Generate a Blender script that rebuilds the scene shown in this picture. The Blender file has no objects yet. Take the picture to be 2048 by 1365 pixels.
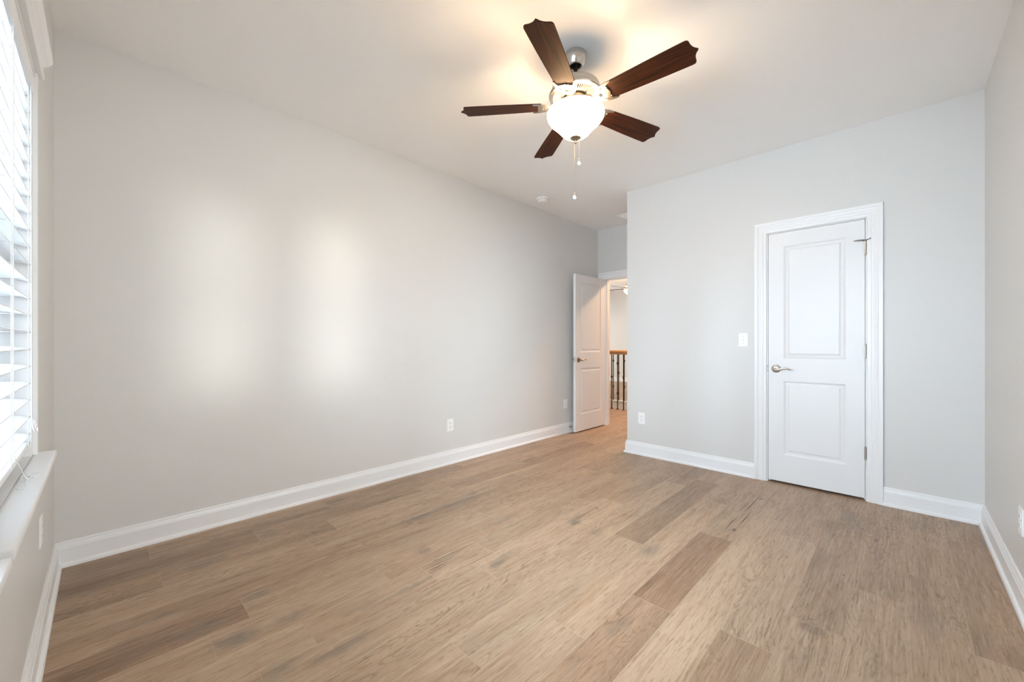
import bpy, bmesh, math, random
from math import sin, cos, pi, radians
from mathutils import Vector, Matrix

random.seed(7)
S = bpy.context.scene
COL = S.collection

# ------------------------------------------------------------------ camera
FPX, TH, V0 = 798.58, 0.772, 688.0
CAM = (0.1695, 0.378, 1.1404)
cd = bpy.data.cameras.new('camera')
cam = bpy.data.objects.new('camera', cd)
COL.objects.link(cam)
cam.location = CAM
cam.rotation_euler = (pi / 2, 0, TH - pi / 2)
cd.sensor_fit = 'HORIZONTAL'
cd.sensor_width = 36.0
cd.lens = FPX / 2048 * 36.0
cd.shift_y = (V0 - 682.5) / 2048
cd.clip_start = 0.01
cd.clip_end = 200
S.camera = cam

# ------------------------------------------------------------------ world (bright overcast daylight)
W_STRENGTH = 1.5
wd = bpy.data.worlds.new('daylight')
S.world = wd
wd.use_nodes = True
wn = wd.node_tree
wn.nodes.clear()
w_out = wn.nodes.new('ShaderNodeOutputWorld')
w_bg = wn.nodes.new('ShaderNodeBackground')
w_tc = wn.nodes.new('ShaderNodeTexCoord')
w_sep = wn.nodes.new('ShaderNodeSeparateXYZ')
w_ramp = wn.nodes.new('ShaderNodeValToRGB')
wn.links.new(w_tc.outputs['Generated'], w_sep.inputs[0])
wn.links.new(w_sep.outputs['Z'], w_ramp.inputs[0])
e = w_ramp.color_ramp.elements
e[0].position = 0.0
e[0].color = (0.80, 0.80, 0.80, 1)
e[1].position = 0.9
e[1].color = (0.62, 0.76, 1.0, 1)
m = e.new(0.06)
m.color = (0.97, 0.99, 1.0, 1)
m = e.new(0.4)
m.color = (0.80, 0.90, 1.0, 1)
wn.links.new(w_ramp.outputs[0], w_bg.inputs[0])
w_bg.inputs[1].default_value = W_STRENGTH
wn.links.new(w_bg.outputs[0], w_out.inputs[0])

# ------------------------------------------------------------------ view
S.view_settings.view_transform = 'Standard'
S.view_settings.look = 'None'
S.view_settings.gamma = 1.0
S.view_settings.exposure = 0.55
S.view_settings.use_curve_mapping = False
cy = S.cycles
cy.use_denoising = True
try:
    cy.denoiser = 'OPENIMAGEDENOISE'
except Exception:
    pass
cy.max_bounces = 14
cy.diffuse_bounces = 7
cy.glossy_bounces = 4
cy.transmission_bounces = 8
cy.transparent_max_bounces = 12
cy.caustics_reflective = False
cy.caustics_refractive = False
cy.sample_clamp_indirect = 6.0

# room measures (metres)
H = 2.74
W, L, L2, YC = 3.451, 4.034, 5.069, 2.445
T = 0.12
W1 = (1.63, 2.56, 0.75, 2.095)           # window in the wall x = 0: y0, y1, z0, z1
W4 = (0.62, 1.50, 0.75, 2.095)           # added unseen twin nearer the camera corner, brightens the closet wall
W2 = (1.12, 1.66, 0.75, 2.095)           # windows in the wall y = 0: x0, x1, z0, z1
W3 = (1.86, 2.40, 0.75, 2.095)
CD = (0.558, 1.173, 2.052)               # closet door opening: y0, y1, top
HD = (2.62, 3.338, 2.04)                 # hall door opening
XF, YF = 11.1, 9.2                       # far end of the loft


def sun(name, direction, strength, angle, col=(1, 1, 1)):
    ld = bpy.data.lights.new(name, 'SUN')
    ld.energy, ld.angle, ld.color = strength, radians(angle), col
    o = bpy.data.objects.new(name, ld)
    COL.objects.link(o)
    o.rotation_euler = Vector(direction).to_track_quat('-Z', 'Y').to_euler()
    o.location = (-3, -3, 6)
    return o


sun('sky_glow_window_side', (1, 0.10, -0.20), 26.0, 75, (0.66, 0.81, 1.0))
sun('sky_glow_near_side', (-0.12, 1, -0.26), 15.5, 80, (0.86, 0.92, 1.0))
sun('wall_patch_sun', (-0.20, 1, 0.0), 0.55, 6, (1.0, 0.97, 0.90))  # added low sun, makes the soft bright patches on the long wall
sun('sky_glow_loft_side', (0.1, -1, -0.15), 14.0, 80, (0.94, 0.97, 1.0))


def portal(name, loc, rot, sx, sy):
    ld = bpy.data.lights.new(name, 'AREA')
    ld.shape = 'RECTANGLE'
    ld.size, ld.size_y = sx, sy
    ld.cycles.is_portal = True
    o = bpy.data.objects.new(name, ld)
    COL.objects.link(o)
    o.location = loc
    o.rotation_euler = rot
    return o


portal('daylight_portal', (-0.16, (W1[0] + W1[1]) / 2, 1.42), (0, radians(-90), 0), 1.35, 0.93)
portal('daylight_portal', (-0.16, (W4[0] + W4[1]) / 2, 1.42), (0, radians(-90), 0), 1.35, 0.88)
portal('daylight_portal', ((W2[0] + W2[1]) / 2, -0.16, 1.42), (radians(90), 0, 0), 0.56, 1.35)
portal('daylight_portal', ((W3[0] + W3[1]) / 2, -0.16, 1.42), (radians(90), 0, 0), 0.56, 1.35)
portal('daylight_portal', (9.1, YF + 0.15, 1.5), (radians(-90), 0, 0), 2.6, 1.5)


# ------------------------------------------------------------------ materials
def new_mat(name):
    mt = bpy.data.materials.new(name)
    mt.use_nodes = True
    nt = mt.node_tree
    b = nt.nodes['Principled BSDF']
    return mt, nt, b


def plain(name, col, rough=0.5, metal=0.0, spec=0.5, bump=0.0, bscale=300, var=0.0):
    mt, nt, b = new_mat(name)
    b.inputs['Base Color'].default_value = (*col, 1)
    b.inputs['Roughness'].default_value = rough
    b.inputs['Metallic'].default_value = metal
    b.inputs['Specular IOR Level'].default_value = spec
    if bump or var:
        geo = nt.nodes.new('ShaderNodeNewGeometry')
        nz = nt.nodes.new('ShaderNodeTexNoise')
        nz.inputs['Scale'].default_value = bscale
        nz.inputs['Detail'].default_value = 2
        nt.links.new(geo.outputs['Position'], nz.inputs['Vector'])
    if bump:
        bp = nt.nodes.new('ShaderNodeBump')
        bp.inputs['Strength'].default_value = bump
        bp.inputs['Distance'].default_value = 0.001
        nt.links.new(nz.outputs['Fac'], bp.inputs['Height'])
        nt.links.new(bp.outputs[0], b.inputs['Normal'])
    if var:
        mx = nt.nodes.new('ShaderNodeMix')
        mx.data_type = 'RGBA'
        mx.inputs[6].default_value = (*[c * (1 - var) for c in col], 1)
        mx.inputs[7].default_value = (*[min(1, c * (1 + var)) for c in col], 1)
        nt.links.new(nz.outputs['Fac'], mx.inputs[0])
        nt.links.new(mx.outputs[2], b.inputs['Base Color'])
    return mt


def emit(name, col, strength):
    mt = bpy.data.materials.new(name)
    mt.use_nodes = True
    nt = mt.node_tree
    nt.nodes.clear()
    o = nt.nodes.new('ShaderNodeOutputMaterial')
    em = nt.nodes.new('ShaderNodeEmission')
    em.inputs[0].default_value = (*col, 1)
    em.inputs[1].default_value = strength
    nt.links.new(em.outputs[0], o.inputs[0])
    return mt


def glass_mat(name):
    mt = bpy.data.materials.new(name)
    mt.use_nodes = True
    nt = mt.node_tree
    nt.nodes.clear()
    o = nt.nodes.new('ShaderNodeOutputMaterial')
    mx = nt.nodes.new('ShaderNodeMixShader')
    tr = nt.nodes.new('ShaderNodeBsdfTransparent')
    gl = nt.nodes.new('ShaderNodeBsdfGlossy')
    gl.inputs['Roughness'].default_value = 0.02
    tr.inputs[0].default_value = (0.96, 0.98, 0.97, 1)
    fr = nt.nodes.new('ShaderNodeFresnel')
    fr.inputs[0].default_value = 1.25
    nt.links.new(fr.outputs[0], mx.inputs[0])
    nt.links.new(tr.outputs[0], mx.inputs[1])
    nt.links.new(gl.outputs[0], mx.inputs[2])
    nt.links.new(mx.outputs[0], o.inputs[0])
    return mt


def wood_mat(name, dark, light, rough, axis='X', sc=1.0, speck=0.0, coat=0.0):
    """grain running along a local axis (object space)"""
    mt, nt, b = new_mat(name)
    N, Lk = nt.nodes.new, nt.links.new
    tc = N('ShaderNodeTexCoord')
    mp = N('ShaderNodeMapping')
    s = {'X': (3 * sc, 60 * sc, 60 * sc), 'Y': (60 * sc, 3 * sc, 60 * sc), 'Z': (60 * sc, 60 * sc, 3 * sc)}[axis]
    mp.inputs['Scale'].default_value = s
    Lk(tc.outputs['Object'], mp.inputs[0])
    nz = N('ShaderNodeTexNoise')
    nz.inputs['Scale'].default_value = 1.0
    nz.inputs['Detail'].default_value = 5
    nz.inputs['Roughness'].default_value = 0.65
    Lk(mp.outputs[0], nz.inputs['Vector'])
    rp = N('ShaderNodeValToRGB')
    rp.color_ramp.elements[0].position = 0.34
    rp.color_ramp.elements[0].color = (*dark, 1)
    rp.color_ramp.elements[1].position = 0.68
    rp.color_ramp.elements[1].color = (*light, 1)
    Lk(nz.outputs['Fac'], rp.inputs[0])
    Lk(rp.outputs[0], b.inputs['Base Color'])
    b.inputs['Roughness'].default_value = rough
    b.inputs['Coat Weight'].default_value = coat
    b.inputs['Specular IOR Level'].default_value = 0.18
    return mt


MW = plain('wall_paint', (0.68, 0.667, 0.645), 0.44, spec=0.5, bump=0.04, bscale=420)
MC = plain('ceiling_paint', (0.92, 0.91, 0.895), 0.85, spec=0.2)
MT = plain('trim_paint', (0.82, 0.82, 0.82), 0.34, spec=0.5)
MD = plain('door_paint', (0.80, 0.80, 0.80), 0.40, spec=0.5, bump=0.03, bscale=160)
MP = plain('outlet_plastic', (0.86, 0.86, 0.85), 0.3)
MSLOT = plain('slot_dark', (0.05, 0.05, 0.05), 0.6)
MN = plain('satin_nickel', (0.62, 0.59, 0.55), 0.28, metal=1.0)
MNB = plain('brushed_nickel', (0.34, 0.315, 0.285), 0.36, metal=1.0, bump=0.03, bscale=700)
MBRZ = plain('aged_nickel', (0.36, 0.29, 0.22), 0.35, metal=1.0)
MRIB = plain('nickel_ribs', (0.55, 0.50, 0.44), 0.5, metal=0.2)
MDK = plain('cavity_shade', (0.02, 0.015, 0.013), 0.8)  # near-black colour standing in for shade inside the fan openings
MIRON = plain('iron_black', (0.028, 0.022, 0.02), 0.45, metal=0.3)
MBL = plain('blind_vinyl', (0.86, 0.87, 0.88), 0.4, spec=0.4)
MCORD = plain('cord_white', (0.85, 0.85, 0.84), 0.7)
MG = glass_mat('window_glass')
MDIM = bpy.data.materials.new('dimming_film')  # see-through grey film, added to dim the light through one window
MDIM.use_nodes = True
MDIM.node_tree.nodes.clear()
_o = MDIM.node_tree.nodes.new('ShaderNodeOutputMaterial')
_t = MDIM.node_tree.nodes.new('ShaderNodeBsdfTransparent')
_t.inputs[0].default_value = (0.66, 0.66, 0.66, 1)
MDIM.node_tree.links.new(_t.outputs[0], _o.inputs[0])
MBLADE = wood_mat('blade_walnut', (0.005, 0.002, 0.0008), (0.080, 0.020, 0.004), 0.55, 'X', 1.0)
MRAIL = wood_mat('rail_oak', (0.38, 0.22, 0.105), (0.58, 0.38, 0.21), 0.35, 'Y', 1.0)
MBOWL = emit('lit_frosted_glass', (1.0, 0.66, 0.35), 25.0)
MHALL = emit('hall_lit_glass', (1.0, 0.62, 0.36), 190.0)
MCRY = plain('crystal', (0.9, 0.9, 0.9), 0.05, spec=1.0)
MCRY.node_tree.nodes['Principled BSDF'].inputs['Transmission Weight'].default_value = 0.6
MWHT = plain('detector_plastic', (0.92, 0.91, 0.89), 0.4)
MEXT = plain('exterior_siding', (0.6, 0.6, 0.6), 0.7)


def floor_mat():
    mt, nt, b = new_mat('hickory_planks')
    N, Lk = nt.nodes.new, nt.links.new

    def math_(op, a, b_=None, c=None, clamp=False):
        n = N('ShaderNodeMath')
        n.operation = op
        n.use_clamp = clamp
        for i, v in enumerate((a, b_, c)):
            if v is None:
                continue
            if isinstance(v, (int, float)):
                n.inputs[i].default_value = v
            else:
                Lk(v, n.inputs[i])
        return n.outputs[0]

    def mix(f, a, c, mode='MIX'):
        n = N('ShaderNodeMix')
        n.data_type = 'RGBA'
        n.blend_type = mode
        for i, v in ((0, f), (6, a), (7, c)):
            if isinstance(v, (int, float)):
                n.inputs[i].default_value = v
            elif isinstance(v, tuple):
                n.inputs[i].default_value = (*v, 1)
            else:
                Lk(v, n.inputs[i])
        return n.outputs[2]

    def smooth(v, lo, hi, a=0.0, c=1.0):
        n = N('ShaderNodeMapRange')
        n.interpolation_type = 'SMOOTHSTEP'
        Lk(v, n.inputs[0])
        n.inputs[1].default_value, n.inputs[2].default_value = lo, hi
        n.inputs[3].default_value, n.inputs[4].default_value = a, c
        return n.outputs[0]

    geo = N('ShaderNodeNewGeometry')
    att = N('ShaderNodeAttribute')
    att.attribute_name = 'plank'
    sp = N('ShaderNodeSeparateColor')
    Lk(att.outputs['Color'], sp.inputs[0])
    tone, rnd, red = sp.outputs[0], sp.outputs[1], sp.outputs[2]
    xyz = N('ShaderNodeSeparateXYZ')
    Lk(geo.outputs['Position'], xyz.inputs[0])
    px = math_('ADD', xyz.outputs['X'], math_('MULTIPLY', rnd, 41.0))
    py = math_('ADD', xyz.outputs['Y'], math_('MULTIPLY', rnd, 17.0))

    def vec(sx, sy):
        c = N('ShaderNodeCombineXYZ')
        Lk(math_('MULTIPLY', px, sx), c.inputs[0])
        Lk(math_('MULTIPLY', py, sy), c.inputs[1])
        Lk(math_('MULTIPLY', rnd, 9.0), c.inputs[2])
        return c.outputs[0]

    def noise(v, det=2.0, rough=0.5, dist=0.0):
        n = N('ShaderNodeTexNoise')
        n.inputs['Scale'].default_value = 1.0
        n.inputs['Detail'].default_value = det
        n.inputs['Roughness'].default_value = rough
        n.inputs['Distortion'].default_value = dist
        Lk(v, n.inputs['Vector'])
        return n.outputs['Fac']

    broad = noise(vec(1.3, 9.0), 2.0, 0.5, 0.4)
    fibre = noise(vec(7.0, 130.0), 4.0, 0.7)
    pores = noise(vec(26.0, 300.0), 2.0, 0.6)
    cath = noise(vec(1.1, 6.0), 1.5, 0.5, 0.3)
    ring = math_('SINE', math_('MULTIPLY', math_('ADD', cath, math_('MULTIPLY', noise(vec(9.0, 45.0), 3.0, 0.6), 0.045)), 210.0))
    ringl = smooth(ring, 0.35, 1.0)
    ringm = smooth(noise(vec(1.0, 3.0), 1.0), 0.46, 0.62)
    wob = noise(vec(18.0, 40.0), 3.0, 0.6)
    blot = smooth(noise(vec(2.3, 7.5), 3.0, 0.6, 0.6), 0.63, 0.75)

    # plank base colour from tone and warmth
    rp = N('ShaderNodeValToRGB')
    el = rp.color_ramp.elements
    el[0].position, el[0].color = 0.0, (0.185, 0.124, 0.081, 1)
    el[1].position, el[1].color = 1.0, (0.50, 0.375, 0.265, 1)
    q = el.new(0.5)
    q.color = (0.375, 0.265, 0.177, 1)
    Lk(math_('ADD', tone, math_('MULTIPLY', math_('SUBTRACT', broad, 0.5), 0.75), None, True), rp.inputs[0])
    col = rp.outputs[0]
    col = mix(math_('MULTIPLY', red, 0.55), col, (1.08, 0.86, 0.72), 'MULTIPLY')
    dash = noise(vec(13.0, 110.0), 3.0, 0.65)
    col = mix(smooth(dash, 0.54, 0.68, 0.0, 0.62), col, (0.60, 0.52, 0.44), 'MULTIPLY')
    streak = noise(vec(1.8, 38.0), 3.0, 0.6)
    col = mix(smooth(streak, 0.52, 0.68, 0.0, 0.42), col, (0.66, 0.58, 0.50), 'MULTIPLY')
    grey = smooth(noise(vec(1.1, 6.0), 2.0, 0.5, 0.5), 0.50, 0.68)
    col = mix(math_('MULTIPLY', grey, 0.45), col, (0.86, 0.90, 0.92), 'MULTIPLY')
    col = mix(smooth(fibre, 0.50, 0.70, 0.0, 0.48), col, (0.62, 0.55, 0.48), 'MULTIPLY')
    col = mix(smooth(fibre, 0.30, 0.48, 0.30, 0.0), col, (0.60, 0.47, 0.345), 'MIX')
    rl = math_('MULTIPLY', math_('MULTIPLY', ringl, ringm), smooth(wob, 0.35, 0.62, 0.05, 0.60))
    col = mix(rl, col, (0.52, 0.45, 0.38), 'MULTIPLY')
    col = mix(smooth(pores, 0.60, 0.74, 0.0, 0.45), col, (0.45, 0.38, 0.32), 'MULTIPLY')
    col = mix(math_('MULTIPLY', blot, 0.45), col, (0.28, 0.230, 0.180), 'MIX')

    # mineral stains, knots and cracks of this very floor: x, y, half length, half width, strength
    spots = [
        (2.275, 1.865, .055, .035, .95), (2.34, 1.90, .13, .03, .5), (1.62, 2.645, .16, .04, .85), (1.85, 2.65, .20, .035, .6),
        (2.13, 2.715, .055, .022, .75), (2.02, 2.66, .16, .05, .45), (0.545, 2.962, .10, .05, .65), (1.34, 3.31, .09, .035, .7), (0.87, 3.10, .07, .05, .5),
        (0.66, 2.47, .07, .035, .55), (0.53, 2.215, .09, .05, .85), (0.72, 2.20, .10, .03, .5), (0.80, 1.88, .15, .03, .65), (0.60, 1.93, .08, .05, .45),
        (1.60, 1.875, .06, .03, .8), (1.70, 1.90, .13, .02, .45), (1.41, 2.255, .03, .05, .55), (1.62, 1.195, .10, .03, .45), (2.26, 1.705, .10, .05, .4),
        (2.28, 1.365, .12, .06, .45), (0.44, 2.38, .09, .05, .5), (0.36, 2.595, .05, .03, .5), (3.55, 0.60, .16, .07, .42), (0.25, 2.50, .12, .03, .3),
        (1.97, 2.225, .16, .025, .5), (0.95, 2.055, .12, .03, .4), (1.16, 2.02, .20, .02, .5), (3.75, 0.30, .16, .09, .3), (2.55, 0.30, .14, .07, .3)]
    cracks = [
        (3.10, 1.105, .16, .0045, .95), (3.40, 1.135, .22, .005, .95), (2.96, 1.150, .14, .0045, .9), (3.30, 1.165, .12, .0045, .8), (2.87, 1.108, .025, .012, .95),
        (3.55, 1.11, .02, .014, .9), (1.49, 2.128, .16, .0045, .85), (1.46, 2.112, .14, .0035, .7), (1.40, 2.095, .10, .004, .8), (1.37, 2.075, .07, .005, .75), (1.345, 2.055, .05, .004, .6),
        (1.57, 2.02, .035, .004, .7), (2.45, 1.89, .20, .004, .6), (0.70, 2.925, .07, .004, .8), (1.4, 3.24, .22, .006, .6), (2.1, 2.54, .7, .004, .45), (1.0, 2.74, .4, .004, .45),
        (2.56, 1.885, .015, .010, .9), (2.15, 0.63, .04, .05, .4), (3.30, 0.48, .03, .012, .7), (2.72, 0.58, .008, .006, .9)]

    # noise-bent position so that no stain has a drawn outline
    bend = N('ShaderNodeTexNoise')
    bend.inputs['Scale'].default_value = 22.0
    bend.inputs['Detail'].default_value = 3.0
    Lk(geo.outputs['Position'], bend.inputs['Vector'])
    bs = N('ShaderNodeVectorMath')
    bs.operation = 'SUBTRACT'
    Lk(bend.outputs['Color'], bs.inputs[0])
    bs.inputs[1].default_value = (0.5, 0.5, 0.5)

    def gather(lst, amt, soft):
        sc_ = N('ShaderNodeVectorMath')
        sc_.operation = 'MULTIPLY'
        Lk(bs.outputs[0], sc_.inputs[0])
        sc_.inputs[1].default_value = amt
        ad = N('ShaderNodeVectorMath')
        ad.operation = 'ADD'
        Lk(geo.outputs['Position'], ad.inputs[0])
        Lk(sc_.outputs[0], ad.inputs[1])
        acc = None
        for (x, y, sx, sy, st) in lst:
            s_ = N('ShaderNodeVectorMath')
            s_.operation = 'SUBTRACT'
            Lk(ad.outputs[0], s_.inputs[0])
            s_.inputs[1].default_value = (x, y, 0)
            m_ = N('ShaderNodeVectorMath')
            m_.operation = 'MULTIPLY'
            Lk(s_.outputs[0], m_.inputs[0])
            m_.inputs[1].default_value = (1 / sx, 1 / sy, 0)
            l_ = N('ShaderNodeVectorMath')
            l_.operation = 'LENGTH'
            Lk(m_.outputs[0], l_.inputs[0])
            v = smooth(l_.outputs['Value'], soft, 1.25, st, 0.0)
            acc = v if acc is None else math_('MAXIMUM', acc, v)
        return acc

    st = gather(spots, (0.10, 0.05, 0), 0.1)
    st = math_('MULTIPLY', st, smooth(fibre, 0.25, 0.65, 0.55, 1.0))
    col = mix(math_('MULTIPLY', st, 1.0), col, (0.145, 0.128, 0.105), 'MIX')
    cr = gather(cracks, (0.03, 0.012, 0), 0.4)
    col = mix(cr, col, (0.10, 0.066, 0.045), 'MIX')
    col = mix(1.0, col, (1.02, 1.0, 0.98), 'MULTIPLY')
    Lk(col, b.inputs['Base Color'])
    b.inputs['Specular IOR Level'].default_value = 0.45
    Lk(smooth(fibre, 0.3, 0.7, 0.34, 0.46), b.inputs['Roughness'])
    bp = N('ShaderNodeBump')
    bp.inputs['Strength'].default_value = 0.22
    bp.inputs['Distance'].default_value = 0.0012
    Lk(math_('ADD', fibre, math_('MULTIPLY', broad, 1.5)), bp.inputs['Height'])
    Lk(bp.outputs[0], b.inputs['Normal'])
    return mt


MF = floor_mat()
MSEAM = plain('plank_bevel', (0.46, 0.35, 0.25), 0.5)


# ------------------------------------------------------------------ mesh helpers
class MB:
    def __init__(s):
        s.v, s.f, s.mi, s.sm = [], [], [], []

    def add(s, vs, fs, mi=0, smooth=False, M=None):
        b = len(s.v)
        s.v += [tuple(M @ Vector(v)) if M else tuple(v) for v in vs]
        for f in fs:
            s.f.append(tuple(b + i for i in f))
            s.mi.append(mi)
            s.sm.append(smooth)
        return s

    def box(s, a, b, mi=0, M=None):
        x0, x1 = sorted((a[0], b[0]))
        y0, y1 = sorted((a[1], b[1]))
        z0, z1 = sorted((a[2], b[2]))
        v = [(x0, y0, z0), (x1, y0, z0), (x1, y1, z0), (x0, y1, z0), (x0, y0, z1), (x1, y0, z1), (x1, y1, z1), (x0, y1, z1)]
        return s.add(v, [(0, 3, 2, 1), (4, 5, 6, 7), (0, 1, 5, 4), (1, 2, 6, 5), (2, 3, 7, 6), (3, 0, 4, 7)], mi, False, M)

    def bbox(s, a, b, r=0.003, mi=0, M=None):
        """box with chamfered edges"""
        bm = bmesh.new()
        bmesh.ops.create_cube(bm, size=1)
        for v in bm.verts:
            v.co = Vector([(a[i] + b[i]) / 2 + v.co[i] * abs(b[i] - a[i]) for i in range(3)])
        bmesh.ops.bevel(bm, geom=list(bm.edges), offset=r, segments=2, profile=0.6, affect='EDGES')
        bm.verts.ensure_lookup_table()
        s.add([v.co.copy() for v in bm.verts], [[v.index for v in f.verts] for f in bm.faces], mi, False, M)
        bm.free()
        return s

    def lathe(s, prof, seg=48, mi=0, M=None, smooth=True, closed=False):
        vs, fs = [], []
        n = len(prof)
        for i in range(seg):
            a = 2 * pi * i / seg
            for r, z in prof:
                vs.append((r * cos(a), r * sin(a), z))
        for i in range(seg):
            j = (i + 1) % seg
            for k in range(n if closed else n - 1):
                k2 = (k + 1) % n
                fs.append((i * n + k, j * n + k, j * n + k2, i * n + k2))
        return s.add(vs, fs, mi, smooth, M)

    def tube(s, pts, rad, seg=10, mi=0, M=None, flat=1.0):
        """round tube through points; rad a number or one per point"""
        P = [Vector(p) for p in pts]
        R = rad if isinstance(rad, (list, tuple)) else [rad] * len(P)
        vs, fs = [], []
        up = None
        for i, p in enumerate(P):
            t = (P[min(i + 1, len(P) - 1)] - P[max(i - 1, 0)]).normalized()
            if up is None:
                up = Vector((0, 0, 1)) if abs(t.z) < 0.9 else Vector((1, 0, 0))
            sd = t.cross(up).normalized()
            up = sd.cross(t).normalized()
            for k in range(seg):
                a = 2 * pi * k / seg
                vs.append(p + sd * (R[i] * cos(a)) + up * (R[i] * flat * sin(a)))
        for i in range(len(P) - 1):
            for k in range(seg):
                k2 = (k + 1) % seg
                fs.append((i * seg + k, i * seg + k2, (i + 1) * seg + k2, (i + 1) * seg + k))
        fs.append(tuple(range(seg - 1, -1, -1)))
        fs.append(tuple((len(P) - 1) * seg + k for k in range(seg)))
        return s.add(vs, fs, mi, True, M)

    def extrude(s, prof, path, normals, mi=0, M=None, cap=True):
        """prof (d, z) swept along path of (x, y); normals = outward unit-ish vector at each path point (mitred)"""
        n = len(prof)
        vs, fs = [], []
        for (x, y), (nx, ny) in zip(path, normals):
            for d, z in prof:
                vs.append((x + nx * d, y + ny * d, z))
        for i in range(len(path) - 1):
            for k in range(n - 1):
                fs.append((i * n + k, (i + 1) * n + k, (i + 1) * n + k + 1, i * n + k + 1))
        if cap:
            fs.append(tuple(range(n)))
            fs.append(tuple((len(path) - 1) * n + k for k in range(n - 1, -1, -1)))
        return s.add(vs, fs, mi, False, M)

    def build(s, name, mats, parent=None, recalc=True, loc=None):
        me = bpy.data.meshes.new(name)
        me.from_pydata(s.v, [], s.f)
        for mt in (mats if isinstance(mats, (list, tuple)) else [mats]):
            me.materials.append(mt)
        me.polygons.foreach_set('material_index', s.mi)
        me.polygons.foreach_set('use_smooth', s.sm)
        if recalc:
            bm = bmesh.new()
            bm.from_mesh(me)
            bmesh.ops.recalc_face_normals(bm, faces=bm.faces)
            bm.to_mesh(me)
            bm.free()
        me.update()
        o = bpy.data.objects.new(name, me)
        COL.objects.link(o)
        if parent:
            o.parent = parent
        if loc:
            o.location = loc
        return o


def plate(outer, holes, thick):
    """flat cut-out plate with holes (local XY, centred on z = 0), as verts and faces"""
    cu = bpy.data.curves.new('tmp', 'CURVE')
    cu.dimensions = '2D'
    cu.fill_mode = 'BOTH'
    cu.extrude = thick / 2
    for loop in [outer] + holes:
        sp = cu.splines.new('POLY')
        sp.points.add(len(loop) - 1)
        for p, (x, y) in zip(sp.points, loop):
            p.co = (x, y, 0, 1)
        sp.use_cyclic_u = True
    o = bpy.data.objects.new('tmp', cu)
    COL.objects.link(o)
    dg = bpy.context.evaluated_depsgraph_get()
    me = o.evaluated_get(dg).to_mesh()
    v = [tuple(p.co) for p in me.vertices]
    f = [tuple(p.vertices) for p in me.polygons]
    o.evaluated_get(dg).to_mesh_clear()
    bpy.data.objects.remove(o)
    bpy.data.curves.remove(cu)
    return v, f


def tag(o, label=None, cat=None, group=None, kind=None):
    for k, v in (('label', label), ('category', cat), ('group', group), ('kind', kind)):
        if v:
            o[k] = v
    return o


def root(name, loc, rz=0.0, rot=None):
    o = bpy.data.objects.new(name, None)
    o.empty_display_size = 0.05
    COL.objects.link(o)
    o.location = loc
    o.rotation_euler = rot if rot else (0, 0, rz)
    return o


def copy_tree(o, parent=None):
    c = o.copy()
    COL.objects.link(c)
    if parent:
        c.parent = parent
    for ch in list(o.children):
        copy_tree(ch, c)
    return c


def smoothpts(pts, n=6):
    """Catmull-Rom through points"""
    P = [Vector(p) for p in pts]
    out = []
    for i in range(len(P) - 1):
        p0, p1, p2, p3 = P[max(i - 1, 0)], P[i], P[i + 1], P[min(i + 2, len(P) - 1)]
        for k in range(n):
            t = k / n
            out.append(0.5 * ((2 * p1) + (-p0 + p2) * t + (2 * p0 - 5 * p1 + 4 * p2 - p3) * t * t + (-p0 + 3 * p1 - 3 * p2 + p3) * t ** 3))
    out.append(P[-1])
    return out


# ------------------------------------------------------------------ floor
PW, Y0 = 0.178, 0.005
JOINTS = {
    0: [0.9, 2.4, 3.6], 1: [1.6, 2.95], 2: [0.7, 2.62], 3: [1.2, 2.18, 3.45], 4: [0.8, 1.89, 3.0], 5: [0.95, 3.21], 6: [0.9, 1.85, 2.70],
    7: [1.47, 3.25], 8: [1.1, 2.31, 3.65], 9: [0.65, 1.87, 3.44], 10: [0.55, 1.51, 2.75, 4.0], 11: [0.74, 1.30, 1.66, 2.63], 12: [0.46, 1.14, 1.78, 2.22, 3.3],
    13: [0.6, 1.95, 3.25], 14: [1.56, 2.9, 3.9], 15: [1.0, 2.69, 3.75], 16: [0.37, 1.18, 2.1, 3.0], 17: [0.81, 1.9, 3.4], 18: [0.35, 1.28, 2.5, 3.7]}
TONE = {(0, 2): .38, (0, 3): .35, (1, 1): .5, (1, 2): .52, (2, 1): .60, (2, 2): .5, (3, 2): .38, (3, 1): .62, (3, 3): .45, (4, 1): .40, (4, 2): .70, (4, 3): .55,
        (5, 1): .86, (5, 2): .60, (6, 1): .50, (6, 2): .27, (6, 3): .60, (7, 0): .62, (7, 1): .66, (7, 2): .55, (8, 1): .56, (8, 2): .30, (8, 3): .5,
        (9, 1): .66, (9, 2): .68, (9, 3): .40, (10, 1): .62, (10, 2): .70, (10, 3): .52, (11, 1): .66, (11, 2): .74, (11, 3): .56, (11, 4): .50,
        (12, 0): .58, (12, 1): .60, (12, 2): .6, (12, 3): .62, (13, 0): .16, (13, 1): .58, (13, 2): .55, (14, 0): .48, (14, 1): .40, (14, 2): .55, (15, 0): .56, (15, 1): .6,
        (16, 0): .34, (16, 1): .40, (16, 2): .60, (17, 0): .22, (17, 1): .36, (17, 2): .56, (18, 0): .25, (18, 1): .38, (18, 2): .42}
RED = {(6, 2): 1.0, (6, 1): .55, (8, 2): .25, (13, 0): .6, (7, 1): .3, (4, 1): .35, (17, 0): .35, (12, 2): .35}
XV0, XV1, YV0, YV1 = 6.45, 7.34, 1.9, 6.0          # stair opening


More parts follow.
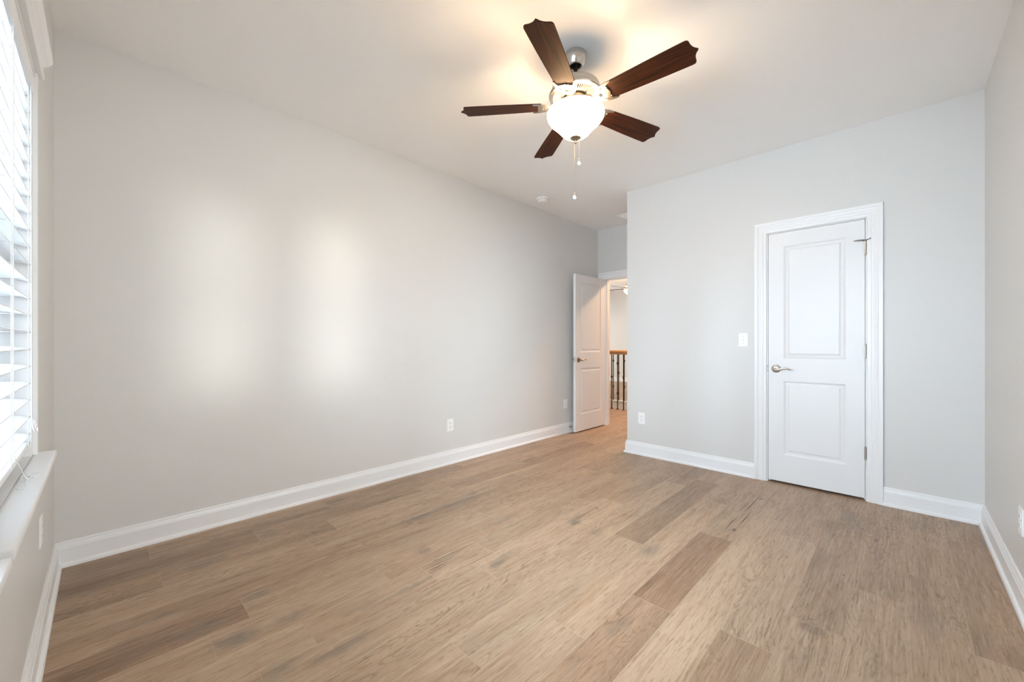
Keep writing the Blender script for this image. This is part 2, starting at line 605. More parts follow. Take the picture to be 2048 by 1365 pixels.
def build_floor():
    vs, fs, mi, colr = [], [], [], []
    rr = random.Random(3)

    def plank(x0, x1, y0, y1, c):
        bv, dz = 0.0009, 0.0008
        b = len(vs)
        vs.extend([(x0, y0, -dz), (x1, y0, -dz), (x1, y1, -dz), (x0, y1, -dz),
                   (x0 + bv, y0 + bv, 0), (x1 - bv, y0 + bv, 0), (x1 - bv, y1 - bv, 0), (x0 + bv, y1 - bv, 0)])
        for f, m_ in (((4, 5, 6, 7), 0), ((0, 1, 5, 4), 1), ((1, 2, 6, 5), 1), ((2, 3, 7, 6), 1), ((3, 0, 4, 7), 1)):
            fs.append(tuple(b + i for i in f))
            mi.append(m_)
            colr.append(c)

    n = 0
    while Y0 + n * PW < YF:
        y0, y1 = Y0 + n * PW, Y0 + (n + 1) * PW
        js = list(JOINTS.get(n, []))
        x = (js[-1] if js else rr.uniform(-1.0, 0.2)) + rr.uniform(0.9, 1.5)
        while x < XF + 0.2:
            js.append(x)
            x += rr.uniform(0.55, 1.7)
        edges = [-0.2] + js + [XF + 0.3]
        for i in range(len(edges) - 1):
            c = (TONE.get((n, i), min(.9, max(.1, rr.gauss(.56, .13)))), rr.random(), RED.get((n, i), rr.random() * .25), 1.0)
            a, b = edges[i], edges[i + 1]
            lo = 0.0 if y0 < W else L2
            spans = [(lo - 0.05, XV0), (XV1, XF + 0.05)] if YV0 <= (y0 + y1) / 2 <= YV1 else [(lo - 0.05, XF + 0.05)]
            for s0, s1 in spans:
                p, q = max(a, s0), min(b, s1)
                if q - p > 0.02:
                    plank(p, q, max(y0, 0.0) if n else -0.03, y1, c)
        n += 1

    def slab(x0, x1, y0, y1):
        b = len(vs)
        for z in (-0.22, -0.004):
            vs.extend([(x0, y0, z), (x1, y0, z), (x1, y1, z), (x0, y1, z)])
        for f in ((0, 3, 2, 1), (4, 5, 6, 7), (0, 1, 5, 4), (1, 2, 6, 5), (2, 3, 7, 6), (3, 0, 4, 7)):
            fs.append(tuple(b + i for i in f))
            mi.append(1)
            colr.append((.5, .5, .2, 1))
    slab(-T, XV0, -T, W + T)
    slab(L2, XV0, W + T, YF + T)
    slab(XV0, XV1, YV1 + .02, YF + T)
    slab(XV0, XV1, -T, YV0 - .02)
    slab(XV1, XF + T, -T, YF + T)
    me = bpy.data.meshes.new('floor')
    me.from_pydata(vs, [], fs)
    me.materials.append(MF)
    me.materials.append(MSEAM)
    me.polygons.foreach_set('material_index', mi)
    at = me.color_attributes.new('plank', 'FLOAT_COLOR', 'CORNER')
    k = 0
    for f, c in zip(me.polygons, colr):
        for _ in f.vertices:
            at.data[k].color = c
            k += 1
    o = bpy.data.objects.new('floor', me)
    COL.objects.link(o)
    return tag(o, 'wide greyish brown hickory plank floor running through the room to the landing', 'floor', kind='structure')


build_floor()

# ------------------------------------------------------------------ ceiling and walls
c = MB()
c.box((-T, -T, H), (XF + T, YF + T, H + 0.15))
tag(c.build('ceiling', MC), 'flat pale ceiling over the whole room and landing', 'ceiling', kind='structure')


def wall_y(mb, y0, y1, x0, x1, opens):
    """wall lying along x between y0..y1, with openings (a0, a1, z0, z1)"""
    x = x0
    for a0, a1, z0, z1 in sorted(opens):
        mb.box((x, y0, 0), (a0, y1, H))
        if z0 > 0:
            mb.box((a0, y0, 0), (a1, y1, z0))
        mb.box((a0, y0, z1), (a1, y1, H))
        x = a1
    mb.box((x, y0, 0), (x1, y1, H))


def wall_x(mb, x0, x1, y0, y1, opens):
    y = y0
    for a0, a1, z0, z1 in sorted(opens):
        mb.box((x0, y, 0), (x1, a0, H))
        if z0 > 0:
            mb.box((x0, a0, 0), (x1, a1, z0))
        mb.box((x0, a0, z1), (x1, a1, H))
        y = a1
    mb.box((x0, y, 0), (x1, y1, H))


def wall(name, label, fn, *a):
    b = MB()
    fn(b, *a)
    return tag(b.build(name, MW), label, 'wall', kind='structure')


wall('wall_left', 'long blank light grey wall behind the open hall door', wall_y, W, W + T, -T, L2 + T, [])
wall('wall_window', 'narrow grey wall holding the window with white blinds', wall_x, -T, 0, -T, W, [(W1[0], W1[1], W1[2] - .03, W1[3]), (W4[0], W4[1], W4[2] - .03, W4[3])])
wall('wall_right', 'grey side wall nearest the camera with one outlet at the picture edge', wall_y, -T, 0, 0, L2 + T, [(W2[0], W2[1], W2[2] - .03, W2[3]), (W3[0], W3[1], W3[2] - .03, W3[3])])
wall('wall_closet', 'light grey wall holding the closed white closet door', wall_x, L, L + T, 0, YC, [(CD[0], CD[1], 0, CD[2])])
wall('wall_alcove', 'short return wall between closet and hall door', wall_y, YC - T, YC, L + T, L2, [])
wall('wall_hall', 'end wall of the alcove with the hall doorway', wall_x, L2, L2 + T, 0, W, [(HD[0], HD[1], 0, HD[2])])
wall('wall_landing', 'grey wall continuing along the landing beyond the doorway', wall_x, L2, L2 + T, W + T, YF, [])
wall('wall_far', 'far grey wall of the loft beyond the stair railing', wall_x, XF, XF + T, -T, YF + T, [])
wall('wall_loft', 'loft side wall with a wide window opening added to light the loft, unseen from the room', wall_y, YF, YF + T, L2, XF, [(7.8, 10.4, .8, 2.3)])
wall('wall_stair', 'landing side wall beside the closet', wall_y, -T, 0, L2 + T, XF, [])

# stair shaft below the landing
b = MB()
for a0, a1 in (((XV0 - .1, YV0, -2.7), (XV0, YV1, -.22)), ((XV1, YV0, -2.7), (XV1 + .1, YV1, -.22)), ((XV0, YV0 - .1, -2.7), (XV1, YV0, -.22)), ((XV0, YV1, -2.7), (XV1, YV1 + .1, -.22)),
               ((XV0, YV0, -2.75), (XV1, YV1, -2.7))):
    b.box(a0, a1)
tag(b.build('wall_stairwell', MW), 'pale stairwell shaft below the landing edge', 'wall', kind='structure')
b = MB()
b.box((XV1 - .02, YV0, -.26), (XV1, YV1, -.003))
b.box((XV0, YV0, -.26), (XV0 + .02, YV1, -.003))
b.box((XV1 - .035, YV0, -.012), (XV1 + .05, YV1, .012))
tag(b.build('trim_1', MT), 'white stair edge board under the landing railings', 'trim', kind='structure')

# baseboards
BP = [(0, .127), (.006, .127), (.0085, .122), (.0085, .115), (.011, .110), (.0135, .102), (.0145, .096), (.0165, .094), (.0165, .022), (.022, .021), (.027, .016), (.029, .009), (.029, 0), (0, 0)]


def base(name, label, runs):
    b = MB()
    for path, nor in runs:
        b.extrude(BP, path, nor)
    return tag(b.build(name, MT), label, 'baseboard', kind='structure')


base('baseboard_left', 'white moulded baseboard along the long blank wall', [([(0, W), (L2, W)], [(1, -1), (-1, -1)])])
base('baseboard_window', 'white moulded baseboard under the window sill', [([(0, 0), (0, W)], [(1, 1), (1, -1)])])
base('baseboard_right', 'white moulded baseboard along the near side wall', [([(0, 0), (L, 0)], [(1, 1), (-1, 1)])])
base('baseboard_closet', 'white moulded baseboard between doorway corner and closet door casing',
     [([(L, CD[1] + .087), (L, YC), (L2, YC)], [(-1, 0), (-1, 1), (-1, 1)]), ([(L, 0), (L, CD[0] - .087)], [(-1, 1), (-1, 0)])])
base('baseboard_far', 'white baseboard on the far loft wall beyond the railing', [([(XF, YV0), (XF, YF)], [(-1, 0), (-1, 0)])])


# ------------------------------------------------------------------ doors
CP = [(0, .0), (0, .010), (.004, .0125), (.022, .0135), (.028, .0165), (.036, .0175), (.052, .0165), (.060, .0185), (.066, .0225), (.078, .0235), (.086, .0235), (.088, .021), (.088, .0)]


def casing_mesh(mb, a0, a1, top, M, prof=CP):
    """three-sided mitred casing; local: u along the wall, v up, w out of the wall; opening a0..a1"""
    n = len(prof)
    vs, fs = [], []
    for (u, v, du, dv) in ((a0, 0, -1, 0), (a0, top, -1, 1), (a1, top, 1, 1), (a1, 0, 1, 0)):
        for o_, w in prof:
            vs.append((u + du * o_, v + dv * o_, w))
    for i in range(3):
        for k in range(n - 1):
            fs.append((i * n + k, (i + 1) * n + k, (i + 1) * n + k + 1, i * n + k + 1))
    fs.append(tuple(range(n)))
    fs.append(tuple(3 * n + k for k in range(n - 1, -1, -1)))
    mb.add(vs, fs, 0, False, M)


PRING = [(0, 0), (.004, -.0015), (.010, -.005), (.016, -.0075), (.022, -.0068), (.026, -.0075), (.032, -.0065), (.040, -.0022), (.044, -.0018)]


def door_leaf(mb, w, h, t, panels, M):
    """two-panel moulded door; local u 0..w, v 0..h, faces at w-axis 0 (front) and -t (back)"""
    for side in (0, 1):
        def P3(u, v, d):
            return (u, v, d) if side == 0 else (u, v, -t - d)
        us = [0, panels[0][0], panels[0][1], w]
        rects = [(0, us[1], 0, h), (us[2], w, 0, h)]
        vv = 0
        for (u0, u1, v0, v1) in panels:
            rects.append((us[1], us[2], vv, v0))
            vv = v1
        rects.append((us[1], us[2], vv, h))
        for (a, b_, c_, d_) in rects:
            mb.add([P3(a, c_, 0), P3(b_, c_, 0), P3(b_, d_, 0), P3(a, d_, 0)], [(0, 1, 2, 3) if side == 0 else (3, 2, 1, 0)], 0, False, M)
        for (u0, u1, v0, v1) in panels:
            vs, fs = [], []
            for ins, d in PRING:
                vs += [P3(u0 + ins, v0 + ins, d), P3(u1 - ins, v0 + ins, d), P3(u1 - ins, v1 - ins, d), P3(u0 + ins, v1 - ins, d)]
            for k in range(len(PRING) - 1):
                for i in range(4):
                    j = (i + 1) % 4
                    f = (k * 4 + i, k * 4 + j, (k + 1) * 4 + j, (k + 1) * 4 + i)
                    fs.append(f if side == 0 else f[::-1])
            k = (len(PRING) - 1) * 4
            fs.append((k, k + 1, k + 2, k + 3) if side == 0 else (k + 3, k + 2, k + 1, k))
            mb.add(vs, fs, 0, False, M)
    mb.add([(0, 0, 0), (0, 0, -t), (0, h, -t), (0, h, 0), (w, 0, 0), (w, 0, -t), (w, h, -t), (w, h, 0)],
           [(0, 3, 2, 1), (4, 5, 6, 7), (3, 7, 6, 2), (0, 1, 5, 4)], 0, False, M)


def frame_M(origin, u, w):
    """matrix taking local (u, v up, w out) to world"""
    u, w = Vector(u), Vector(w)
    v = Vector((0, 0, 1))
    M = Matrix.Identity(4)
    for i in range(3):
        M[i][0], M[i][1], M[i][2], M[i][3] = u[i], v[i], w[i], origin[i]
    return M


def lever(parent, M, mat, flip=1):
    """rosette and wave lever; local u towards the tip"""
    Mr = M @ Matrix.Rotation(0, 4, 'Z')
    b = MB()
    b.lathe([(0.0001, .010), (.014, .0105), (.020, .010), (.0215, .008), (.026, .0075), (.0305, .0055), (.033, .002), (.033, 0), (.0001, 0)], 40, 0, Mr)
    ros = b.build('rosette', mat, parent)
    b = MB()
    b.tube([(0, 0, .008), (0, 0, .045), (0.002, 0, .052)], [.0105, .0095, .009], 16, 0, Mr)
    p = smoothpts([(-.004, -.004, .050), (.012, -.005, .053), (.030, -.002, .054), (.052, .007, .054), (.074, .009, .053), (.092, .003, .051), (.104, -.005, .048)], 5)
    n = len(p)
    r = [.0095 - .0048 * (i / (n - 1)) for i in range(n)]
    b.tube(p, r, 14, 0, Mr, 0.85)
    b.build('lever', mat, parent)
    return ros


def hinge(parent, M, z0, z1, mat):
    b = MB()
    n = 5
    h = (z1 - z0) / n
    for i in range(n):
        b.lathe([(.0001, z0 + i * h + .0006), (.0062, z0 + i * h + .0006), (.0062, z0 + (i + 1) * h - .0006), (.0001, z0 + (i + 1) * h - .0006)], 16, 0, M, False)
    b.lathe([(.0001, z1 - .001), (.0045, z1), (.0045, z1 + .004), (.0001, z1 + .006)], 14, 0, M)
    b.lathe([(.0001, z0 - .005), (.004, z0 - .003), (.0045, z0 + .001), (.0001, z0 + .001)], 14, 0, M)
    return b.build('hinge', mat, parent)


# closet door: local u runs from the latch side (y = CD[1]) to the hinge side, i.e. -y; w points into the room (-x)
d1 = tag(root('door_1', (L, (CD[0] + CD[1]) / 2, 0)), 'closed white two-panel closet door with nickel lever', 'door', kind='structure')
Lc = Matrix.Translation((-L, -(CD[0] + CD[1]) / 2, 0))
M = Lc @ frame_M((L - .0002, CD[1], 0), (0, -1, 0), (-1, 0, 0))
cw = CD[1] - CD[0]
b = MB()
casing_mesh(b, 0 - .004, cw + .004, CD[2] + .004, M)
b.build('casing', MT, d1)
b = MB()
b.box((-.0, 0, -T), (.0035, CD[2], 0.0), 0, M)
b.box((cw - .0035, 0, -T), (cw, CD[2], 0.0), 0, M)
b.box((0, CD[2] - .0035, -T), (cw, CD[2], 0.0), 0, M)
b.box((.0035, 0, -.052), (.014, CD[2], -.0375), 0, M)
b.box((cw - .014, 0, -.052), (cw - .0035, CD[2], -.0375), 0, M)
b.box((.0035, CD[2] - .014, -.052), (cw - .0035, CD[2] - .0035, -.0375), 0, M)
b.build('jamb', MT, d1)
lw = cw - .007 - .006
Ml = M @ Matrix.Translation((.0065, .018, -.001))
b = MB()
hl = CD[2] - .0035 - .003 - .018
door_leaf(b, lw, hl, .035, [(.105, lw - .105, .219, .821), (.105, lw - .105, 1.003, 1.917)], Ml)
leaf1 = b.build('leaf', MD, d1)
lever(d1, M @ Matrix.Translation((.062, .936, -.001)), MN)
b = MB()
b.box((-.002, .905, -.002), (.004, .965, .0022), 0, M)
b.build('strike_plate', MBRZ, d1)
Mh = M @ Matrix.Translation((cw - .004, 0, .0055)) @ Matrix(((1, 0, 0, 0), (0, 0, 1, 0), (0, -1, 0, 0), (0, 0, 0, 1)))
for z0, z1 in ((.299, .390), (1.039, 1.133), (1.786, 1.882)):
    hinge(d1, Mh, z0, z1, MN)
b = MB()
b.tube([(0, 0, 1.886), (0, 0, 1.896)], .010, 14, 0, Mh)
b.tube([(0, 0, 1.891), (-.03, -.016, 1.893), (-.062, -.024, 1.892)], [.006, .0055, .003], 10, 0, Mh)
b.tube([(0, 0, 1.891), (.02, -.012, 1.895), (.03, -.016, 1.898)], [.005, .004, .005], 10, 0, Mh)
b.build('hinge_pin_stop', MNB, d1)

# hall door: opening in the wall x = L2, leaf swung open along the long wall
d2 = tag(root('door_2', (L2, HD[1], 0)), 'open white two-panel hall door swung back along the long wall', 'door', kind='structure')
Lc = Matrix.Translation((-L2, -HD[1], 0))
M = Lc @ frame_M((L2 + .0002, HD[1], 0), (0, -1, 0), (-1, 0, 0))
hw = HD[1] - HD[0]
b = MB()
casing_mesh(b, -.004, hw + .004, HD[2] + .004, M)
M2 = Lc @ frame_M((L2 + T - .0002, HD[0], 0), (0, 1, 0), (1, 0, 0))
casing_mesh(b, -.004, hw + .004, HD[2] + .004, M2)
b.build('casing', MT, d2)
b = MB()
b.box((0, 0, -T), (.004, HD[2], 0), 0, M)
b.box((hw - .004, 0, -T), (hw, HD[2], 0), 0, M)
b.box((0, HD[2] - .004, -T), (hw, HD[2], 0), 0, M)
b.box((.004, 0, -.075), (.015, HD[2], -.04), 0, M)
b.box((hw - .015, 0, -.075), (hw - .004, HD[2], -.04), 0, M)
b.box((.004, HD[2] - .015, -.075), (hw - .004, HD[2] - .004, -.04), 0, M)
b.build('jamb', MT, d2)
# leaf: u from the free edge (x = 4.365) to the hinge (x = 5.06); front face y = 3.335 faces -y
lx0, lx1 = 4.366, L2 - .006
M = Lc @ frame_M((lx0, 3.336, .016), (1, 0, 0), (0, -1, 0))
lw = lx1 - lx0
b = MB()
door_leaf(b, lw, 2.017, .035, [(.105, lw - .1, .212, .808), (.105, lw - .1, 1.012, 1.943)], M)
b.build('leaf', MD, d2)
lever(d2, M @ Matrix.Translation((.062, .917, 0)), MBRZ)
lever(d2, M @ Matrix.Translation((.062, .917, -.035)) @ Matrix(((1, 0, 0, 0), (0, -1, 0, 0), (0, 0, -1, 0), (0, 0, 0, 1))), MBRZ)
b = MB()
b.box((-.0015, .892, -.029), (.001, .950, -.006), 0, M)
b.bbox((-.009, .914, -.024), (0, .930, -.012), .002, 0, M)
b.build('latch', MN, d2)

# ------------------------------------------------------------------ windows
def window(name, M, w, z0, z1, label, blind_side=False):
    """local: u along the wall 0..w, v up, w into the room (wall face at 0)"""
    r = tag(root(name, tuple(M.translation)), label, 'window', kind='structure')
    Lm = Matrix.Translation(-M.translation) @ M
    b = MB()
    for a0, a1 in (((-.0, z0, -T), (.012, z1, -.001)), ((w - .012, z0, -T), (w, z1, -.001)), ((0, z1 - .012, -T), (w, z1, -.001))):
        b.box(a0, a1, 0, Lm)
    b.build('jamb', MT, r)
    b = MB()
    f = .045
    for a0, a1 in (((.012, z0, -T), (.012 + f, z1 - .012, -.075)), ((w - .012 - f, z0, -T), (w - .012, z1 - .012, -.075)),
                   ((.012 + f, z0, -T), (w - .012 - f, z0 + .06, -.075)), ((.012 + f, z1 - .012 - f, -T), (w - .012 - f, z1 - .012, -.075)),
                   ((.012 + f, (z0 + z1) / 2 - .02, -T + .01), (w - .012 - f, (z0 + z1) / 2 + .025, -.07))):
        b.box(a0, a1, 0, Lm)
    b.build('sash', MT, r)
    b = MB()
    b.box((.05, z0 + .05, -.102), (w - .05, z1 - .05, -.098), 0, Lm)
    b.build('glass_pane', MG, r)
    if blind_side:
        b = MB()
        b.box((.02, z0 + .01, -T - .006), (w - .02, z1 - .02, -T - .004), 0, Lm)
        b.build('daylight_filter', MDIM, r)  # unseen sheet added outside the glass to dim daylight on the blind
    b = MB()
    for s0, s1 in ((-.042, -.0), (w, w + .042)):
        b.box((s0, z0, 0), (s1, z1, .008), 0, Lm)
        b.box((s0 + .006 if s0 < 0 else s0, z0, .008), (s1 if s0 < 0 else s1 - .006, z1, .011), 0, Lm)
    b.build('casing', MT, r)
    # stool
    b = MB()
    b.box((.0, z0 - .0298, -T), (w, z0, 0), 0, Lm)
    b.bbox((-.048, z0 - .022, 0), (w + .048, z0, .055), .006, 0, Lm)
    b.build('sill', MT, r)
    # head: frieze and small crown with returns
    prof = [(0, 2.096), (.021, 2.096), (.025, 2.100), (.025, 2.108), (.0225, 2.112), (.0225, 2.140), (.027, 2.146), (.030, 2.150), (.034, 2.153), (.0385, 2.162), (.042, 2.168), (.044, 2.172), (.044, 2.184), (0, 2.184)]
    n = len(prof)
    vs, fs = [], []
    for u, s in ((-.040, -1), (w + .040, 1)):
        for d, z in prof:
            vs.append((u + s * max(d - .02, 0) * .8, z, d))
    for k in range(n):
        k2 = (k + 1) % n
        fs.append((k, k2, n + k2, n + k))
    fs += [tuple(range(n)), tuple(range(2 * n - 1, n - 1, -1))]
    b = MB()
    b.add(vs, fs, 0, False, Lm)
    b.build('head_moulding', MT, r)
    return r, Lm


Mw1 = frame_M((0, W1[1], 0), (0, -1, 0), (1, 0, 0))
window('window_1', Mw1, W1[1] - W1[0], W1[2], W1[3], 'white framed window behind horizontal blinds beside the long wall', True)
Mw2 = frame_M((W2[0], 0, 0), (1, 0, 0), (0, 1, 0))
window('window_2', Mw2, W2[1] - W2[0], W2[2], W2[3], 'white framed window in the near side wall, closer to the camera corner')
Mw3 = frame_M((W3[0], 0, 0), (1, 0, 0), (0, 1, 0))
window('window_3', Mw3, W3[1] - W3[0], W3[2], W3[3], 'white framed window in the near side wall, closer to the closet')
Mw4 = frame_M((0, W4[1], 0), (0, -1, 0), (1, 0, 0))
window('added_window_4', Mw4, W4[1] - W4[0], W4[2], W4[3], 'unseen white framed window added to brighten the closet wall, without a blind, on the window wall nearer the camera corner')
b = MB()
g0 = [(7.8, YF + .04, .8), (10.4, YF + .045, 2.3)]
b.box(*g0)
w5 = b.build('added_window_5', MG)  # unseen window, added to let daylight into the loft
tag(w5, 'wide unseen window beyond the stair railing, added to light the loft', 'window', kind='structure')

# window blind (inside mount, slats nearly level)
bl = tag(root('window_blind', (0, W1[1], W1[3] - .012)), 'white horizontal slat blind hanging in the window over the sill', 'blind')
Lm = Matrix.Translation((0, -W1[1], -(W1[3] - .012))) @ Mw1
bw = W1[1] - W1[0]
b = MB()
b.box((.016, 2.030, -.066), (bw - .016, 2.082, -.010), 0, Lm)
b.build('headrail', MBL, bl)
b = MB()
b.bbox((.014, 2.008, -.008), (bw - .014, 2.084, .004), .003, 0, Lm)
b.box((.014, 2.072, .004), (bw - .014, 2.080, .008), 0, Lm)
b.build('valance', MBL, bl)
b = MB()
pitch, tilt = .0585, radians(9)
zs = []
z = .833
while z < 2.01:
    zs.append(z)
    z += pitch
for z in zs:
    Ms = Lm @ Matrix.Translation((0, z, -.034)) @ Matrix.Rotation(tilt, 4, 'X')
    vs, fs = [], []
    prof = [(-.0315, -.0012), (-.016, .0008), (0, .0014), (.016, .0008), (.0315, -.0012), (.0315, .0016), (.016, .0036), (0, .0042), (-.016, .0036), (-.0315, .0016)]
    for u in (.016, bw - .016):
        for d, zz in prof:
            vs.append((u, zz, d))
    n = len(prof)
    for k in range(n):
        fs.append((k, (k + 1) % n, n + (k + 1) % n, n + k))
    fs += [tuple(range(n)), tuple(range(2 * n - 1, n - 1, -1))]
    b.add(vs, fs, 0, False, Ms)
b.build('slats', MBL, bl)
b = MB()
b.bbox((.016, .785, -.064), (bw - .016, .803, -.004), .004, 0, Lm)
b.build('bottom_rail', MBL, bl)
for u in (.108, .465, bw - .108):
    b = MB()
    for d in (-.0005, -.0675):
        b.tube([(u, .80, d), (u, 2.04, d)], .0011, 6, 0, Lm)
    for z in zs:
        b.tube([(u + .004, z - .004, -.0005), (u + .004, z - .004, -.0675)], .0007, 5, 0, Lm)
    b.build('ladder_cord', MCORD, bl)
# lift cord: hangs at the end of the blind, its slack looped on the sill
b = MB()
pts = [(.085, 2.03, .003), (.087, 1.5, .004), (.090, 1.0, .005), (.092, .87, .006), (.080, .852, .012), (.070, .862, .013), (.070, .880, .010), (.085, .884, .008), (.094, .866, .008), (.085, .845, .012), (.07, .84, .016), (.06, .852, .016)]
b.tube(smoothpts(pts, 6), .0013, 6, 0, Lm)
b.build('lift_cord', MCORD, bl)
b = MB()
pts = [(.468, 2.03, .003), (.468, 1.2, .003), (.466, .86, .004), (.455, .815, .010), (.42, .79, .012), (.40, .768, .015)]
cx0, cz0 = .40, .016
for k in range(26):
    a = k * .75
    rr = .018 + .012 * sin(k * 1.3)
    pts.append((cx0 - .03 + rr * 1.6 * cos(a), .7525 + .002 * (k % 4), cz0 + .008 + rr * .6 * sin(a)))
pts += [(.43, .7525, .02), (.47, .7525, .024), (.50, .7525, .018), (.49, .7525, .010)]
b.tube(smoothpts(pts, 4), .0013, 6, 0, Lm)
b.build('lift_cord', MCORD, bl)


# ------------------------------------------------------------------ outlets and switch
def outlet_proto():
    r = root('wall_outlet', (0, 0, 0))
    b = MB()
    b.bbox((-.0365, -.0585, -.0002), (.0365, .0585, .0062), .0028, 0)
    b.build('cover_plate', MP, r)
    for s in (-1, 1):
        b = MB()
        zc = s * .0195
        pr = [(.0165 * cos(a), zc + max(-.0125, min(.0125, .0172 * sin(a)))) for a in [2 * pi * k / 28 for k in range(28)]]
        v = [(x, y, .0055) for x, y in pr] + [(x * .96, zc + (y - zc) * .96, .0082) for x, y in pr]
        n = len(pr)
        f = [(k, (k + 1) % n, n + (k + 1) % n, n + k) for k in range(n)] + [tuple(range(n, 2 * n))]
        b.add(v, f, 0)
        b.box((-.0072, zc - .001, .0078), (-.0050, zc + .0075, .0086), 1)
        b.box((.0050, zc - .001, .0078), (.0070, zc + .0060, .0086), 1)
        b.lathe([(.0001, .0086), (.0024, .0086), (.0024, .0078)], 12, 1, Matrix.Translation((0, zc - .0068, 0)))
        b.build('receptacle', [MP, MSLOT], r)
    b = MB()
    b.lathe([(.0001, .0075), (.002, .0072), (.0032, .006)], 14, 0)
    b.build('screw', MP, r)
    return r


def orient(o, origin, u, w):
    o.matrix_world = frame_M(origin, u, w)


op = outlet_proto()
OUT = [
    ((2.481, W, .367), (1, 0, 0), (0, -1, 0), 'white duplex outlet near the middle of the long blank wall'),
    ((4.307, W, .372), (1, 0, 0), (0, -1, 0), 'white duplex outlet on the long wall just before the open hall door edge'),
    ((L, 2.282, .376), (0, -1, 0), (-1, 0, 0), 'white duplex outlet on the closet wall beside the outer corner'),
    ((0, 2.785, .408), (0, -1, 0), (1, 0, 0), 'white duplex outlet low on the window wall beneath the sill'),
    ((2.957, 0, .370), (1, 0, 0), (0, 1, 0), 'white duplex outlet on the near side wall, cut by the picture edge')]
for i, (p, u, w, lab) in enumerate(OUT):
    o = op if i == 0 else copy_tree(op)
    # the local plane: x = u, y = up, z = out
    orient(o, p, u, w)
    tag(o, lab, 'outlet', 'duplex wall outlets')

sw = tag(root('light_switch', (0, 0, 0)), 'white toggle light switch left of the closet door casing', 'light switch')
b = MB()
b.bbox((-.0365, -.0585, -.0002), (.0365, .0585, .0062), .0028, 0)
b.build('cover_plate', MP, sw)
b = MB()
b.box((-.0055, -.012, .0058), (.0055, .012, .0066), 0)
b.bbox((-.004, -.0105, .005), (.004, .002, .0175), .0015, 0)
b.build('toggle', [MP], sw)
for z in (-.03, .03):
    b = MB()
    b.lathe([(.0001, .0075), (.002, .0072), (.0032, .006)], 14, 0, Matrix.Translation((0, z, 0)))
    b.build('screw', MN, sw)
orient(sw, (L, 1.351, 1.174), (0, -1, 0), (-1, 0, 0))

# spring door stop on the baseboard
ds = tag(root('door_stop', (4.375, W - .0165, .072)), 'small metal spring door stop on the baseboard behind the open hall door', 'door stop')
b = MB()
b.lathe([(.0001, .0), (.011, .0), (.011, .006), (.006, .010), (.0001, .010)], 18, 0, Matrix.Rotation(pi / 2, 4, 'X'))
b.build('base', MNB, ds)
b = MB()
b.tube([(.0052 * cos(t * .9), -.008 - t * .00075, .0052 * sin(t * .9)) for t in range(60)], .0012, 6)
b.build('spring', MNB, ds)
b = MB()
b.lathe([(.0001, .050), (.006, .050), (.007, .053), (.007, .060), (.005, .063), (.0001, .063)], 16, 0, Matrix.Rotation(pi / 2, 4, 'X'))
b.build('bumper', MP, ds)


# ------------------------------------------------------------------ ceiling fan
FX, FY = 1.997, 1.667


